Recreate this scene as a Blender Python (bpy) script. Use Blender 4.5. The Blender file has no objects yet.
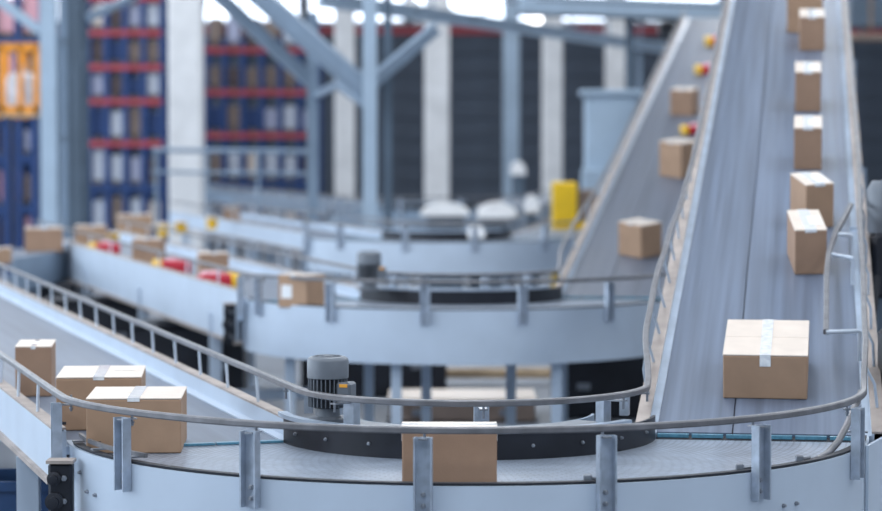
import bpy, math, random
from mathutils import Vector, Matrix
random.seed(7)
PI = math.pi
S = bpy.context.scene
COL = S.collection

# ------------------------------------------------------------------ camera
F, HOR, CAMZ = 2525.0, 130.6, 2.2            # focal length in pixels, horizon row, eye height
PITCH = math.atan((255.5 - HOR) / F)
cd = bpy.data.cameras.new('camera'); cam = bpy.data.objects.new('camera', cd); COL.objects.link(cam)
cam.location = (0, 0, CAMZ); cam.rotation_euler = (PI / 2 - PITCH, 0, 0)
cd.sensor_width = 36; cd.lens = F / 882 * 36; cd.clip_end = 400
cd.dof.use_dof = True; cd.dof.focus_distance = 9.3; cd.dof.aperture_fstop = 2.1
S.camera = cam

# ------------------------------------------------------------------ world, lamps, exposure
S.view_settings.view_transform = 'Standard'; S.view_settings.look = 'None'
S.view_settings.gamma = 1; S.view_settings.use_curve_mapping = False
S.view_settings.exposure = 0.25
w = bpy.data.worlds.new('world'); S.world = w; w.use_nodes = True
bg = w.node_tree.nodes['Background']; bg.inputs[0].default_value = (0.68, 0.83, 1.0, 1); bg.inputs[1].default_value = 0.5

def area(name, loc, rot, sx, sy, power, col):
    l = bpy.data.lights.new(name, 'AREA'); l.shape = 'RECTANGLE'; l.size = sx; l.size_y = sy
    l.energy = power; l.color = col
    o = bpy.data.objects.new(name, l); COL.objects.link(o); o.location = loc; o.rotation_euler = rot
    return o
for ix in range(5):                           # rows of ceiling lamps
    for iy in range(7):
        area('ceiling_lamp', (-12 + 6 * ix, 3 + 10 * iy, 8.9), (0, 0, 0), 1.0, 7.0, 235 if iy < 4 else 180, (0.92, 0.96, 1.0))
for iy in range(6):                           # cool light added from the left side; the left wall has no windows
    area('window_daylight', (-19.7, 2 + 9 * iy, 5.0), (0, -PI / 2, 0), 5.0, 7.0, 620, (0.78, 0.89, 1.0))

# ------------------------------------------------------------------ materials
def mat(name, col, rough=0.5, metal=0.0, var=0.06, scale=8.0, bump=0.0, bscale=60.0, emit=None, stretch=None, coat=0.0, detail=3.0):
    m = bpy.data.materials.new(name); m.use_nodes = True
    nt = m.node_tree; b = nt.nodes['Principled BSDF']
    b.inputs['Roughness'].default_value = rough; b.inputs['Metallic'].default_value = metal
    if coat: b.inputs['Coat Weight'].default_value = coat
    tc = nt.nodes.new('ShaderNodeTexCoord'); src = tc.outputs['Object']
    if stretch:
        mp = nt.nodes.new('ShaderNodeMapping'); mp.inputs['Scale'].default_value = stretch
        nt.links.new(src, mp.inputs[0]); src = mp.outputs[0]
    n = nt.nodes.new('ShaderNodeTexNoise'); n.inputs['Scale'].default_value = scale; n.inputs['Detail'].default_value = detail
    nt.links.new(src, n.inputs['Vector'])
    r = nt.nodes.new('ShaderNodeValToRGB')
    r.color_ramp.elements[0].position = 0.3; r.color_ramp.elements[1].position = 0.7
    r.color_ramp.elements[0].color = tuple(max(0, c * (1 - var)) for c in col) + (1,)
    r.color_ramp.elements[1].color = tuple(min(1, c * (1 + var)) for c in col) + (1,)
    nt.links.new(n.outputs['Fac'], r.inputs[0]); nt.links.new(r.outputs[0], b.inputs['Base Color'])
    if bump:
        n2 = nt.nodes.new('ShaderNodeTexNoise'); n2.inputs['Scale'].default_value = bscale
        nt.links.new(src, n2.inputs['Vector'])
        bp = nt.nodes.new('ShaderNodeBump'); bp.inputs['Strength'].default_value = bump; bp.inputs['Distance'].default_value = 0.004
        nt.links.new(n2.outputs['Fac'], bp.inputs['Height']); nt.links.new(bp.outputs[0], b.inputs['Normal'])
    if emit:
        b.inputs['Emission Color'].default_value = tuple(col) + (1,); b.inputs['Emission Strength'].default_value = emit
    return m
M = {}
M['paint'] = mat('pale_blue_grey_paint', (0.49, 0.575, 0.69), 0.42, 0.0, 0.05, 3)
M['strip'] = mat('light_blue_edge_strip', (0.42, 0.50, 0.61), 0.3, 0.3, 0.15, 5)
M['flange'] = mat('dusty_steel_flange', (0.36, 0.31, 0.285), 0.6, 0.2, 0.22, 6, 0.2)
M['rail'] = mat('worn_grey_rail', (0.19, 0.19, 0.205), 0.38, 0.4, 0.2, 14, 0.15)
M['galv'] = mat('galvanised_bracket', (0.40, 0.46, 0.55), 0.45, 0.45, 0.16, 22)
M['post'] = mat('pale_post', (0.60, 0.67, 0.77), 0.4, 0.2, 0.1, 10)
M['dark'] = mat('dark_steel', (0.018, 0.02, 0.028), 0.4, 0.3, 0.3, 6)
M['rubber'] = mat('black_rubber', (0.02, 0.022, 0.03), 0.6, 0.0, 0.2, 12)
M['bolt'] = mat('bolt_zinc', (0.30, 0.32, 0.36), 0.35, 0.8, 0.15, 40)
M['comb'] = mat('blue_comb_plate', (0.10, 0.28, 0.40), 0.35, 0.1, 0.2, 60)
M['motor'] = mat('motor_grey', (0.15, 0.17, 0.20), 0.45, 0.2, 0.1, 12, 0.1)
M['orange'] = mat('orange_sticker', (0.85, 0.38, 0.04), 0.5)
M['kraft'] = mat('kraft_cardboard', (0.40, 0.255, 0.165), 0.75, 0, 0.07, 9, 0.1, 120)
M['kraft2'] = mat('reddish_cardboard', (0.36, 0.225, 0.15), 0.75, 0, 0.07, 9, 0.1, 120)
M['kraft_top'] = mat('pale_cardboard_flap', (0.72, 0.62, 0.54), 0.42, 0, 0.06, 9, 0.1, 120)  # flaps paler than the carton sides: overhead glare put into the colour
M['tape'] = mat('glossy_packing_tape', (0.86, 0.88, 0.92), 0.22, 0, 0.16, 45, 0.25, 40, coat=0.6)
M['paper'] = mat('white_paper', (0.80, 0.81, 0.83), 0.6)
M['ink'] = mat('black_print', (0.03, 0.03, 0.04), 0.6)
M['seam'] = mat('dark_belt_joint', (0.05, 0.06, 0.09), 0.5)
M['belt'] = mat('slate_belt_streaked', (0.13, 0.165, 0.235), 0.36, 0.0, 0.30, 3, 0.0, stretch=(9, 0.12, 1), detail=5)
M['belt2'] = mat('level_belt', (0.125, 0.155, 0.21), 0.45, 0.0, 0.16, 3, 0.0, stretch=(6, 0.15, 1))
M['belt_back'] = mat('dark_slate_belt', (0.105, 0.125, 0.17), 0.45, 0.0, 0.2, 3, 0.0, stretch=(7, 0.12, 1))
M['red'] = mat('red_wrap', (0.50, 0.012, 0.035), 0.35, 0, 0.15, 15)
M['yellow'] = mat('yellow_wrap', (0.85, 0.50, 0.02), 0.4, 0, 0.1, 12)
M['pink'] = mat('pale_pink_wrap', (0.80, 0.42, 0.48), 0.35, 0, 0.2, 20)
M['concrete'] = mat('pale_concrete', (0.68, 0.68, 0.69), 0.8, 0, 0.10, 2.5, 0.2, 30)
M['floor'] = mat('grey_concrete_floor', (0.17, 0.19, 0.225), 0.5, 0, 0.25, 0.9, 0.1, 30)
M['wall'] = mat('slate_cladding', (0.06, 0.078, 0.11), 0.6, 0.1, 0.15, 1.5)
M['wall_light'] = mat('pale_wall', (0.55, 0.58, 0.62), 0.7, 0, 0.05, 1.0)
M['roof'] = mat('pale_roof_deck', (0.62, 0.64, 0.66), 0.7, 0, 0.05, 1.0)
M['window'] = mat('daylit_window_pane', (0.80, 0.88, 1.0), 0.3, 0, 0.03, 2, emit=2.5)
M['lamp'] = mat('lamp_diffuser', (1.0, 0.98, 0.95), 0.3, 0, 0.01, 2, emit=5.0)
M['steel'] = mat('blue_grey_steelwork', (0.21, 0.28, 0.37), 0.5, 0.1, 0.1, 2)
M['steel_light'] = mat('light_blue_steelwork', (0.37, 0.47, 0.58), 0.5, 0.1, 0.07, 2)
M['steel_dark'] = mat('dark_blue_grey_steelwork', (0.10, 0.14, 0.19), 0.5, 0.2, 0.1, 2)
M['rack_blue'] = mat('rack_blue', (0.006, 0.038, 0.15), 0.5, 0.0, 0.15, 4)
M['rack_red'] = mat('rack_red', (0.36, 0.045, 0.06), 0.5, 0.0, 0.15, 4)
M['rack_orange'] = mat('rack_orange', (0.75, 0.28, 0.02), 0.5, 0.0, 0.15, 4)
M['wrap'] = mat('white_stretch_wrap', (0.60, 0.64, 0.72), 0.35, 0, 0.2, 6, 0.3, 20)
M['wrap2'] = mat('lilac_wrap', (0.42, 0.44, 0.58), 0.4, 0, 0.2, 6, 0.3, 20)
M['goods_dark'] = mat('dark_goods', (0.10, 0.07, 0.07), 0.6, 0, 0.3, 6)
M['goods_brown'] = mat('brown_goods', (0.24, 0.18, 0.15), 0.7, 0, 0.2, 6)
M['wood'] = mat('bare_wood', (0.46, 0.34, 0.22), 0.7, 0, 0.2, 6, 0.2, 40, stretch=(1, 8, 1))
M['yellow_paint'] = mat('yellow_safety_paint', (0.80, 0.50, 0.01), 0.45, 0, 0.1, 5)
M['blue_plastic'] = mat('blue_plastic', (0.02, 0.06, 0.16), 0.45, 0, 0.1, 5)
M['white_plastic'] = mat('white_plastic', (0.86, 0.86, 0.87), 0.4, 0, 0.1, 5)

def curve_belt_material():                      # small raised plates of a modular curve belt
    m = mat('modular_curve_belt', (0.33, 0.385, 0.47), 0.3, 0.15, 0.16, 7)
    nt = m.node_tree; b = nt.nodes['Principled BSDF']
    tc = nt.nodes.new('ShaderNodeTexCoord')
    br = nt.nodes.new('ShaderNodeTexBrick'); br.inputs['Scale'].default_value = 1.0
    br.inputs['Brick Width'].default_value = 0.05; br.inputs['Row Height'].default_value = 0.025; br.inputs['Mortar Size'].default_value = 0.0035
    br.inputs['Color1'].default_value = (1, 1, 1, 1); br.inputs['Color2'].default_value = (0.85, 0.85, 0.85, 1); br.inputs['Mortar'].default_value = (0.45, 0.45, 0.48, 1)
    nt.links.new(tc.outputs['UV'], br.inputs['Vector'])
    mx = nt.nodes.new('ShaderNodeMix'); mx.data_type = 'RGBA'; mx.blend_type = 'MULTIPLY'; mx.inputs[0].default_value = 0.75
    ramp = [n for n in nt.nodes if n.type == 'VALTORGB'][0]
    nt.links.new(ramp.outputs[0], mx.inputs[6]); nt.links.new(br.outputs['Color'], mx.inputs[7]); nt.links.new(mx.outputs[2], b.inputs['Base Color'])
    bp = nt.nodes.new('ShaderNodeBump'); bp.inputs['Strength'].default_value = 0.6; bp.inputs['Distance'].default_value = 0.004
    nt.links.new(br.outputs['Color'], bp.inputs['Height']); nt.links.new(bp.outputs[0], b.inputs['Normal'])
    return m
M['curve'] = curve_belt_material()

# ------------------------------------------------------------------ helpers
def ray(px, py):
    d = Vector((px - 441.0, F, 255.5 - py))
    c, s = math.cos(PITCH), math.sin(PITCH)
    return Vector((d.x, d.y * c + d.z * s, d.z * c - d.y * s))
def at(px, py, z):                               # pixel -> point on the level plane z
    d = ray(px, py); t = (z - CAMZ) / d.z
    return Vector((d.x * t, d.y * t, z))
def atd(px, py, D):                              # pixel -> point at depth D
    d = ray(px, py); return Vector((d.x * D / d.y, D, CAMZ + d.z * D / d.y))
def on_plane(px, py, p0, n):
    d = ray(px, py); c = Vector((0, 0, CAMZ)); t = (p0 - c).dot(n) / d.dot(n)
    return c + d * t

class MB:
    def __init__(s): s.v = []; s.f = []; s.uv = None
    def add(s, vs, fs):
        o = len(s.v); s.v += [tuple(v) for v in vs]; s.f += [tuple(i + o for i in f) for f in fs]; return s
    def box(s, c, d, m=None, bev=0.0):
        x, y, z = d[0] / 2, d[1] / 2, d[2] / 2; c = Vector(c)
        if bev:
            b = min(bev, x * .45, y * .45, z * .45); vs = []; idx = {}
            for sx in (-1, 1):
                for sy in (-1, 1):
                    for sz in (-1, 1):
                        for a in range(3):
                            p = [sx * (x - b), sy * (y - b), sz * (z - b)]
                            p[a] = (sx * x, sy * y, sz * z)[a]
                            idx[(sx, sy, sz, a)] = len(vs); vs.append(Vector(p))
            fs = []
            def q(*k): fs.append(tuple(idx[i] for i in k))
            for g in (-1, 1):
                r = ((-1, -1), (1, -1), (1, 1), (-1, 1)); r = r if g > 0 else r[::-1]
                q(*[(g, u, v, 0) for u, v in r]); q(*[(v, g, u, 1) for u, v in r]); q(*[(u, v, g, 2) for u, v in r])
            for s1 in (-1, 1):
                for s2 in (-1, 1):
                    q((s1, s2, -1, 0), (s1, s2, 1, 0), (s1, s2, 1, 1), (s1, s2, -1, 1)) if s1 * s2 < 0 else q((s1, s2, -1, 0), (s1, s2, -1, 1), (s1, s2, 1, 1), (s1, s2, 1, 0))
                    q((-1, s1, s2, 1), (-1, s1, s2, 2), (1, s1, s2, 2), (1, s1, s2, 1)) if s1 * s2 > 0 else q((-1, s1, s2, 1), (1, s1, s2, 1), (1, s1, s2, 2), (-1, s1, s2, 2))
                    q((s1, -1, s2, 0), (s1, 1, s2, 0), (s1, 1, s2, 2), (s1, -1, s2, 2)) if s1 * s2 > 0 else q((s1, -1, s2, 0), (s1, -1, s2, 2), (s1, 1, s2, 2), (s1, 1, s2, 0))
            for sx in (-1, 1):
                for sy in (-1, 1):
                    for sz in (-1, 1):
                        k = [(sx, sy, sz, 0), (sx, sy, sz, 1), (sx, sy, sz, 2)]
                        q(*(k if sx * sy * sz > 0 else k[::-1]))
        else:
            vs = [Vector((i, j, k)) for i in (-x, x) for j in (-y, y) for k in (-z, z)]
            fs = [(0, 1, 3, 2), (4, 6, 7, 5), (0, 4, 5, 1), (2, 3, 7, 6), (0, 2, 6, 4), (1, 5, 7, 3)]
        if m is not None: vs = [m @ v for v in vs]
        return s.add([c + v for v in vs], fs)
    def bar(s, a, b, wu, wv, up=(0, 0, 1)):      # rectangular bar from a to b
        a, b = Vector(a), Vector(b); t = (b - a).normalized(); up = Vector(up)
        if abs(t.dot(up)) > 0.98: up = Vector((0, 1, 0))
        u = t.cross(up).normalized(); v = u.cross(t)
        vs = [p + u * (i * wu / 2) + v * (j * wv / 2) for p in (a, b) for i, j in ((-1, -1), (1, -1), (1, 1), (-1, 1))]
        return s.add(vs, [(3, 2, 1, 0), (4, 5, 6, 7), (0, 1, 5, 4), (1, 2, 6, 5), (2, 3, 7, 6), (3, 0, 4, 7)])
    def tube(s, pts, r, n=8):
        pts = [Vector(p) for p in pts]; rings = []; o = len(s.v); ref = Vector((0.13, 0.21, 0.97))
        for i, p in enumerate(pts):
            t = (pts[min(i + 1, len(pts) - 1)] - pts[max(i - 1, 0)]).normalized()
            if abs(t.dot(ref)) > 0.95: ref = Vector((0.97, 0.2, 0.1))
            u = t.cross(ref).normalized(); v = u.cross(t)
            s.v += [tuple(p + (u * math.cos(2 * PI * k / n) + v * math.sin(2 * PI * k / n)) * r) for k in range(n)]
        for i in range(len(pts) - 1):
            for k in range(n):
                a = o + i * n + k; b = o + i * n + (k + 1) % n
                s.f.append((a, b, b + n, a + n))
        s.f.append(tuple(o + k for k in range(n))[::-1]); e = o + (len(pts) - 1) * n
        s.f.append(tuple(e + k for k in range(n)))
        return s
    def lathe(s, prof, n=24, c=(0, 0, 0), m=None):  # prof: (radius, height) bottom to top
        o = len(s.v); c = Vector(c)
        for r, h in prof:
            for k in range(n):
                p = Vector((r * math.cos(2 * PI * k / n), r * math.sin(2 * PI * k / n), h))
                if m is not None: p = m @ p
                s.v.append(tuple(c + p))
        for i in range(len(prof) - 1):
            for k in range(n):
                a = o + i * n + k; b = o + i * n + (k + 1) % n
                s.f.append((a, b, b + n, a + n))
        s.f.append(tuple(o + k for k in range(n))[::-1]); e = o + (len(prof) - 1) * n
        s.f.append(tuple(e + k for k in range(n)))
        return s
    def sweep(s, frames, prof, cap=True):        # frames: (pos, up); prof: (u outward, v up)
        o = len(s.v); n = len(prof); N = len(frames)
        for i in range(N):
            p, up = frames[i]
            t = (frames[min(i + 1, N - 1)][0] - frames[max(i - 1, 0)][0]).normalized()
            u = t.cross(up).normalized(); v = u.cross(t)
            s.v += [tuple(p + u * a + v * b) for a, b in prof]
        for i in range(N - 1):
            for k in range(n):
                a = o + i * n + k; b = o + i * n + (k + 1) % n
                s.f.append((a, b, b + n, a + n))
        if cap:
            s.f.append(tuple(o + k for k in range(n))[::-1]); e = o + (N - 1) * n
            s.f.append(tuple(e + k for k in range(n)))
        return s
    def mesh(s, name, m, smooth=False):
        me = bpy.data.meshes.new(name); me.from_pydata(s.v, [], s.f); me.materials.append(M[m])
        if smooth: me.shade_smooth(); me.set_sharp_from_angle(angle=math.radians(smooth if smooth > 1 else 35))
        me.update(); return me

def link(name, me, parent=None, world=True):
    o = bpy.data.objects.new(name, me); COL.objects.link(o)
    if parent is not None:
        o.parent = parent
        if world: o.matrix_parent_inverse = parent.matrix_basis.inverted()   # coordinates given in the world
    return o
def build(mb, name, m, parent=None, smooth=False, world=True): return link(name, mb.mesh(name, m, smooth), parent, world)
def tag(o, label, cat, group=None):
    o['label'] = label; o['category'] = cat
    if group: o['group'] = group
    return o
def thing(name, label, cat, loc=(0, 0, 0), group=None, mtx=None):
    o = bpy.data.objects.new(name, None); COL.objects.link(o); o.empty_display_size = 0.1
    if mtx is not None: o.matrix_basis = mtx
    else: o.location = loc
    return tag(o, label, cat, group)
def struct(o): o['kind'] = 'structure'; return o

# ------------------------------------------------------------------ the hall
mb = MB(); mb.box((0, 38, -0.1), (40, 90, 0.2)); struct(build(mb, 'floor', 'floor'))
mb = MB(); mb.box((0, 38, 9.6), (40, 90, 0.2)); struct(build(mb, 'ceiling', 'roof'))
mb = MB(); mb.box((-20.1, 38, 4.75), (0.2, 90, 9.5)); struct(build(mb, 'wall_left', 'wall_light'))
mb = MB(); mb.box((20.1, 38, 4.75), (0.2, 90, 9.5)); struct(build(mb, 'wall_right', 'wall_light'))
WY = 75.0
wb = MB(); wb.box((0, WY + 0.15, 4.75), (40, 0.1, 9.5)); wall_back = struct(build(wb, 'wall_back', 'wall'))
plank_me = MB(); plank_me.box((0, 0, 0), (40, 0.06, 0.60), bev=0.02); plank_me = plank_me.mesh('cladding_panel', 'wall')
for k in range(8):
    p = link('cladding_panel', plank_me, wall_back, False); p.location = (0, WY + 0.07, 0.32 + 0.635 * k)
for k in range(12):                              # band of daylit windows above the cladding
    x = -18 + 3.1 * k
    fr = MB()
    for sx in (-1, 1): fr.box((x + sx * 1.42, WY + 0.02, 6.7), (0.1, 0.16, 2.6))
    for sz in (-1, 1): fr.box((x, WY + 0.02, 6.7 + sz * 1.3), (2.94, 0.16, 0.1))
    f = struct(build(fr, 'window_%d' % (k + 1), 'wall_light'))
    mb = MB(); mb.box((x, WY + 0.05, 6.7), (2.76, 0.03, 2.52)); build(mb, 'pane', 'window', f)
mb = MB(); mb.box((0, WY - 0.05, 5.16), (38, 0.14, 0.22)); struct(build(mb, 'trim_1', 'rack_red'))

# ------------------------------------------------------------------ conveyor loops
ZB, RI, RO = 1.0, 0.74, 1.54
UP = Vector((0, 0, 1))
class Loop:
    def __init__(s, cx, cy, tL=0.293, tR=0.144, a=0.21):
        s.c = Vector((cx, cy, ZB)); s.tL, s.tR, s.a = tL, tR, a
        s.a0, s.a1 = PI + tL, 2 * PI - tR
        s.hi = Vector((-math.sin(tL), math.cos(tL), 0))                     # away along the level straight
        s.ho = Vector((math.sin(tR) * math.cos(a), math.cos(tR) * math.cos(a), math.sin(a)))
        s.no = Vector((-math.sin(tR) * math.sin(a), -math.cos(tR) * math.sin(a), math.cos(a)))
    def p(s, r, t, z=0.0): return s.c + Vector((r * math.cos(t), r * math.sin(t), z))
    def arc(s, r, e0=0.0, e1=0.0, n=64):
        return [(s.p(r, s.a0 - e0 + (s.a1 + e1 - s.a0 + e0) * i / n), UP) for i in range(n + 1)]
    def stp(s, r, d, z=0.0): return s.p(r, s.a0, z) + s.hi * d
    def inp(s, r, d, z=0.0): return s.p(r, s.a1) + s.ho * d + s.no * z
    def straight(s, r, d0, d1, n=1): return [(s.stp(r, d0 + (d1 - d0) * i / n), UP) for i in range(n + 1)]
    def incline(s, r, d0, d1, n=1): return [(s.inp(r, d0 + (d1 - d0) * i / n), s.no) for i in range(n + 1)]
    def angle_at(s, r, px, z=0.0):                                          # angle on the near side whose pixel column is px
        best = None
        for i in range(1500):
            t = s.a0 - 0.3 + (s.a1 - s.a0 + 0.26) * i / 1499; q = s.p(r, t, z)
            e = abs(441 + F * q.x / q.y - px)
            if best is None or e < best[0]: best = (e, t)
        return best[1]

def offset_frames(frames, fn):
    out = []
    for i, (p, up) in enumerate(frames):
        t = (frames[min(i + 1, len(frames) - 1)][0] - frames[max(i - 1, 0)][0]).normalized()
        u = t.cross(up).normalized(); a, b = fn(i)
        out.append((p + u * a + up * b, up))
    return out
RAILP = [(-0.009, -0.0115), (0.009, -0.0115), (0.012, -0.007), (0.012, 0.007), (0.008, 0.012), (-0.008, 0.012), (-0.012, 0.007), (-0.012, -0.007)]

_bolt = MB(); _bolt.lathe([(0.009, 0), (0.009, 0.007), (0.006, 0.008), (0.006, 0.014)], 6); bolt_me = _bolt.mesh('bolt', 'bolt')
def bolt(parent, pos, nrm, scale=1.0):
    o = link('bolt', bolt_me, parent, True)
    o.matrix_basis = Matrix.Translation(pos) @ Vector(nrm).to_track_quat('Z', 'Y').to_matrix().to_4x4() @ Matrix.Scale(scale, 4)
    return o

def channel_bracket(parent, base, out, z0, z1, wid=0.062, arm=0.07, bolts=True, m='galv', name='bracket'):
    """C-section upright, flanges facing outwards, with an arm reaching inwards to the rail."""
    out = Vector(out).normalized(); sd = UP.cross(out)
    b = MB()
    def q(u, s, z): return Vector((base.x, base.y, 0)) + out * u + sd * s + UP * z
    h = wid / 2; t = 0.006; d = 0.035
    for (u0, u1, s0, s1) in ((0, t, -h, h), (t, d, -h, -h + t), (t, d, h - t, h)):
        vs = [q(u, s_, z) for z in (z0, z1) for u, s_ in ((u0, s0), (u1, s0), (u1, s1), (u0, s1))]
        b.add(vs, [(3, 2, 1, 0), (4, 5, 6, 7), (0, 1, 5, 4), (1, 2, 6, 5), (2, 3, 7, 6), (3, 0, 4, 7)])
    o = build(b, name, m, parent)
    if arm:
        am = MB(); am.bar(q(0.03, 0, z1 - 0.006), q(-arm, 0, z1 - 0.006), 0.03, 0.005)
        am.tube([q(-arm + 0.012, 0, z1 - 0.032), q(-arm + 0.012, 0, z1 + 0.03)], 0.005, 6)
        build(am, 'arm', 'bolt', o)
        bolt(o, q(-arm + 0.012, 0, z1 - 0.016), -UP, 0.9)
    if bolts:
        for dz in (0.03, 0.068): bolt(o, q(t, 0, z0 + dz), out)
    return o

def leg(parent, x, y, ztop, wid=0.07, m='paint'):
    b = MB(); b.box((x, y, ztop / 2), (wid, wid * 0.7, ztop)); b.box((x, y, 0.006), (wid * 2, wid * 2, 0.012))
    return build(b, 'leg', m, parent)

def curve_conveyor(L, label, detail=True, e0=0.10, e1=0.22):
    c = L.p(0, 0); t = thing('curve_conveyor', label, 'conveyor', (c.x, c.y, 0))
    # modular belt with plate pattern laid out along the arc
    n = 96; fr = L.arc(0.001, n=n); mb = MB(); rr = [RI + (RO - RI) * k / 8 for k in range(9)]
    for i in range(n + 1):
        a = L.a0 + (L.a1 - L.a0) * i / n
        for r in rr: mb.v.append(tuple(L.p(r, a)))
    for i in range(n):
        for k in range(8):
            a = i * 9 + k; mb.f.append((a, a + 1, a + 10, a + 9))
    me = mb.mesh('belt', 'curve'); uv = me.uv_layers.new(name='UVMap')
    for lp in me.loops:
        i, k = divmod(lp.vertex_index, 9); uv.data[lp.index].uv = ((L.a1 - L.a0) * i / n * 1.14, rr[k])
    o = link('belt', me, t)
    b = MB(); b.sweep(L.arc(RI), [(0, -0.05), (RO - RI, -0.05), (RO - RI, -0.004), (0, -0.004)]); build(b, 'belt_bed', 'galv', t, 40)
    b = MB(); b.sweep(L.arc(RO, e0, e1, 90), [(0.0, -0.34), (0.02, -0.34), (0.02, 0.02), (-0.004, 0.02), (-0.004, 0.012), (0.008, 0.012), (0.008, -0.33), (0.0, -0.33)])
    build(b, 'outer_fascia', 'paint', t, 40)
    b = MB(); b.sweep(L.arc(RO), [(-0.034, 0.001), (-0.006, 0.001), (0.008, 0.021), (0.012, 0.03), (-0.02, 0.03)]); build(b, 'wear_strip', 'rubber', t, 40)
    b = MB(); b.sweep(L.arc(RI), [(-0.012, -0.30), (0.0, -0.30), (0.0, 0.094), (-0.012, 0.094)]); build(b, 'inner_guard', 'dark', t, 40)
    b = MB(); b.sweep(L.arc(RI, 0.05, -0.45), [(-0.24, 0.088), (-0.012, 0.088), (-0.012, 0.096), (-0.24, 0.096)]); build(b, 'drive_plate', 'motor', t, 40)
    b = MB(); b.sweep(L.arc(RI, 0.12, -0.45), [(-0.03, 0.096), (0.006, 0.096), (0.006, 0.112), (-0.03, 0.112)]); build(b, 'guard_top_bar', 'strip', t, 40)
    b = MB(); b.sweep(L.arc(RI), [(-0.25, -0.32), (-0.238, -0.32), (-0.238, 0.095), (-0.25, 0.095)]); build(b, 'inner_fascia', 'steel', t, 40)
    for th in (L.a0 + 0.35, 1.5 * PI - 0.3, 1.5 * PI + 0.45, L.a1 - 0.3):
        q = L.p(RO - 0.08, th); leg(t, q.x, q.y, ZB - 0.06)
        q = L.p(RI + 0.06, th); leg(t, q.x, q.y, ZB - 0.06)
    if detail:
        e = at(897, 428, ZB); p0 = L.p(RO + 0.022, L.a1 - 0.16); b = MB()       # side plate flaring out past the exit
        b.sweep([(p0, UP), (p0.lerp(e, 0.45) + Vector((0.012, -0.012, 0)), UP), (e, UP)], [(0, -0.34), (0.012, -0.34), (0.012, 0.02), (0, 0.02)]); build(b, 'fascia_wing', 'paint', t)
        for k in range(9):
            a = L.a0 + 0.2 + k * 0.28; q = L.p(RI, a, 0.05); bolt(t, q, (math.cos(a), math.sin(a), 0), 0.8)
    return t

def side_frames(L, t, pts_fn, up, d0, d1, inner_h, strip, deep=0.24, m='paint', fl='flange'):
    """two side members of a straight run: sill strip beside the belt, upright plate and dusty top flange"""
    for r, sg in ((RI, -1), (RO, 1)):
        fr = pts_fn(r, d0, d1)
        if d1 < d0: s2 = sg
        else: s2 = sg
        def P(prof): return [(sg * a, b) for a, b in (prof if sg > 0 else prof[::-1])]
        # travelling away flips the sides, so walk the run in the belt's direction of travel
        b = MB(); b.sweep(fr, P([(0.0, -0.02), (0.032, -0.02), (0.032, 0.012), (0.0, 0.006)])); build(b, 'edge_strip', strip, t)
        b = MB(); b.sweep(fr, P([(0.032, -deep), (0.042, -deep), (0.042, inner_h), (0.032, inner_h)])); build(b, 'side_plate', m, t)
        b = MB(); b.sweep(fr, P([(0.032, inner_h), (0.085, inner_h), (0.085, inner_h + 0.008), (0.032, inner_h + 0.008)])); build(b, 'top_flange', fl, t)
        b = MB(); b.sweep(fr, P([(0.078, -deep), (0.085, -deep), (0.085, inner_h), (0.078, inner_h)])); build(b, 'outer_plate', m, t)
        b = MB(); b.sweep(fr, P([(0.042, -deep), (0.105, -deep), (0.105, -deep + 0.02), (0.042, -deep + 0.02)])); build(b, 'bottom_flange', fl, t)

def belt_run(t, origin, head, nrm, width, length, m, name='belt', x0=0.0, thick=0.03):
    """belt slab, local x across and y along so that the streaks follow the travel"""
    x = head.cross(nrm).normalized(); mt = Matrix((x, head, nrm)).transposed().to_4x4(); mt.translation = origin
    b = MB(); b.box((x0 + width / 2, length / 2, -thick / 2), (width, length, thick))
    o = link(name, b.mesh(name, m), t); o.matrix_basis = mt
    return o

def straight_conveyor(L, label, length, m='belt2', lead=0.02, deep=0.13):
    c = L.stp((RI + RO) / 2, length / 2); t = thing('straight_conveyor', label, 'conveyor', (c.x, c.y, 0))
    # right-hand vector of (hi, up) points to the inner side, so start at the outer edge
    belt_run(t, L.stp(RO, lead), L.hi, UP, RO - RI, length - lead, m)
    side_frames(L, t, lambda r, a, b: L.straight(r, a, b), UP, length, 0.03, 0.075, 'paint', deep)
    for r, sg in ((RI, -1), (RO, 1)):
        b = MB(); b.bar(L.stp(r + sg * 0.032, 0.027, -0.03), L.stp(r + sg * 0.086, 0.027, -0.03), 0.006, 0.2); build(b, 'end_plate', 'paint', t)
    for k in range(int(length / 3) + 1):
        for r in (RI - 0.06, RO + 0.06):
            q = L.stp(r, 0.9 + 3 * k); leg(t, q.x, q.y, ZB - 0.13, 0.09)
        b = MB(); b.bar(L.stp(RI - 0.06, 0.9 + 3 * k, -0.75), L.stp(RO + 0.06, 0.9 + 3 * k, -0.75), 0.05, 0.08); build(b, 'cross_brace', 'paint', t)
    # transfer plate where the belt meets the curve
    n = 6; wd = (RO - RI) / n
    for k in range(n):
        b = MB(); a0 = L.stp(RO - wd * k - 0.004, 0.002, 0.006); a1 = L.stp(RO - wd * (k + 1) + 0.004, 0.002, 0.006)
        b.bar(a0, a1, 0.035, 0.008); build(b, 'comb_plate', 'comb', t)
    return t

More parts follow.
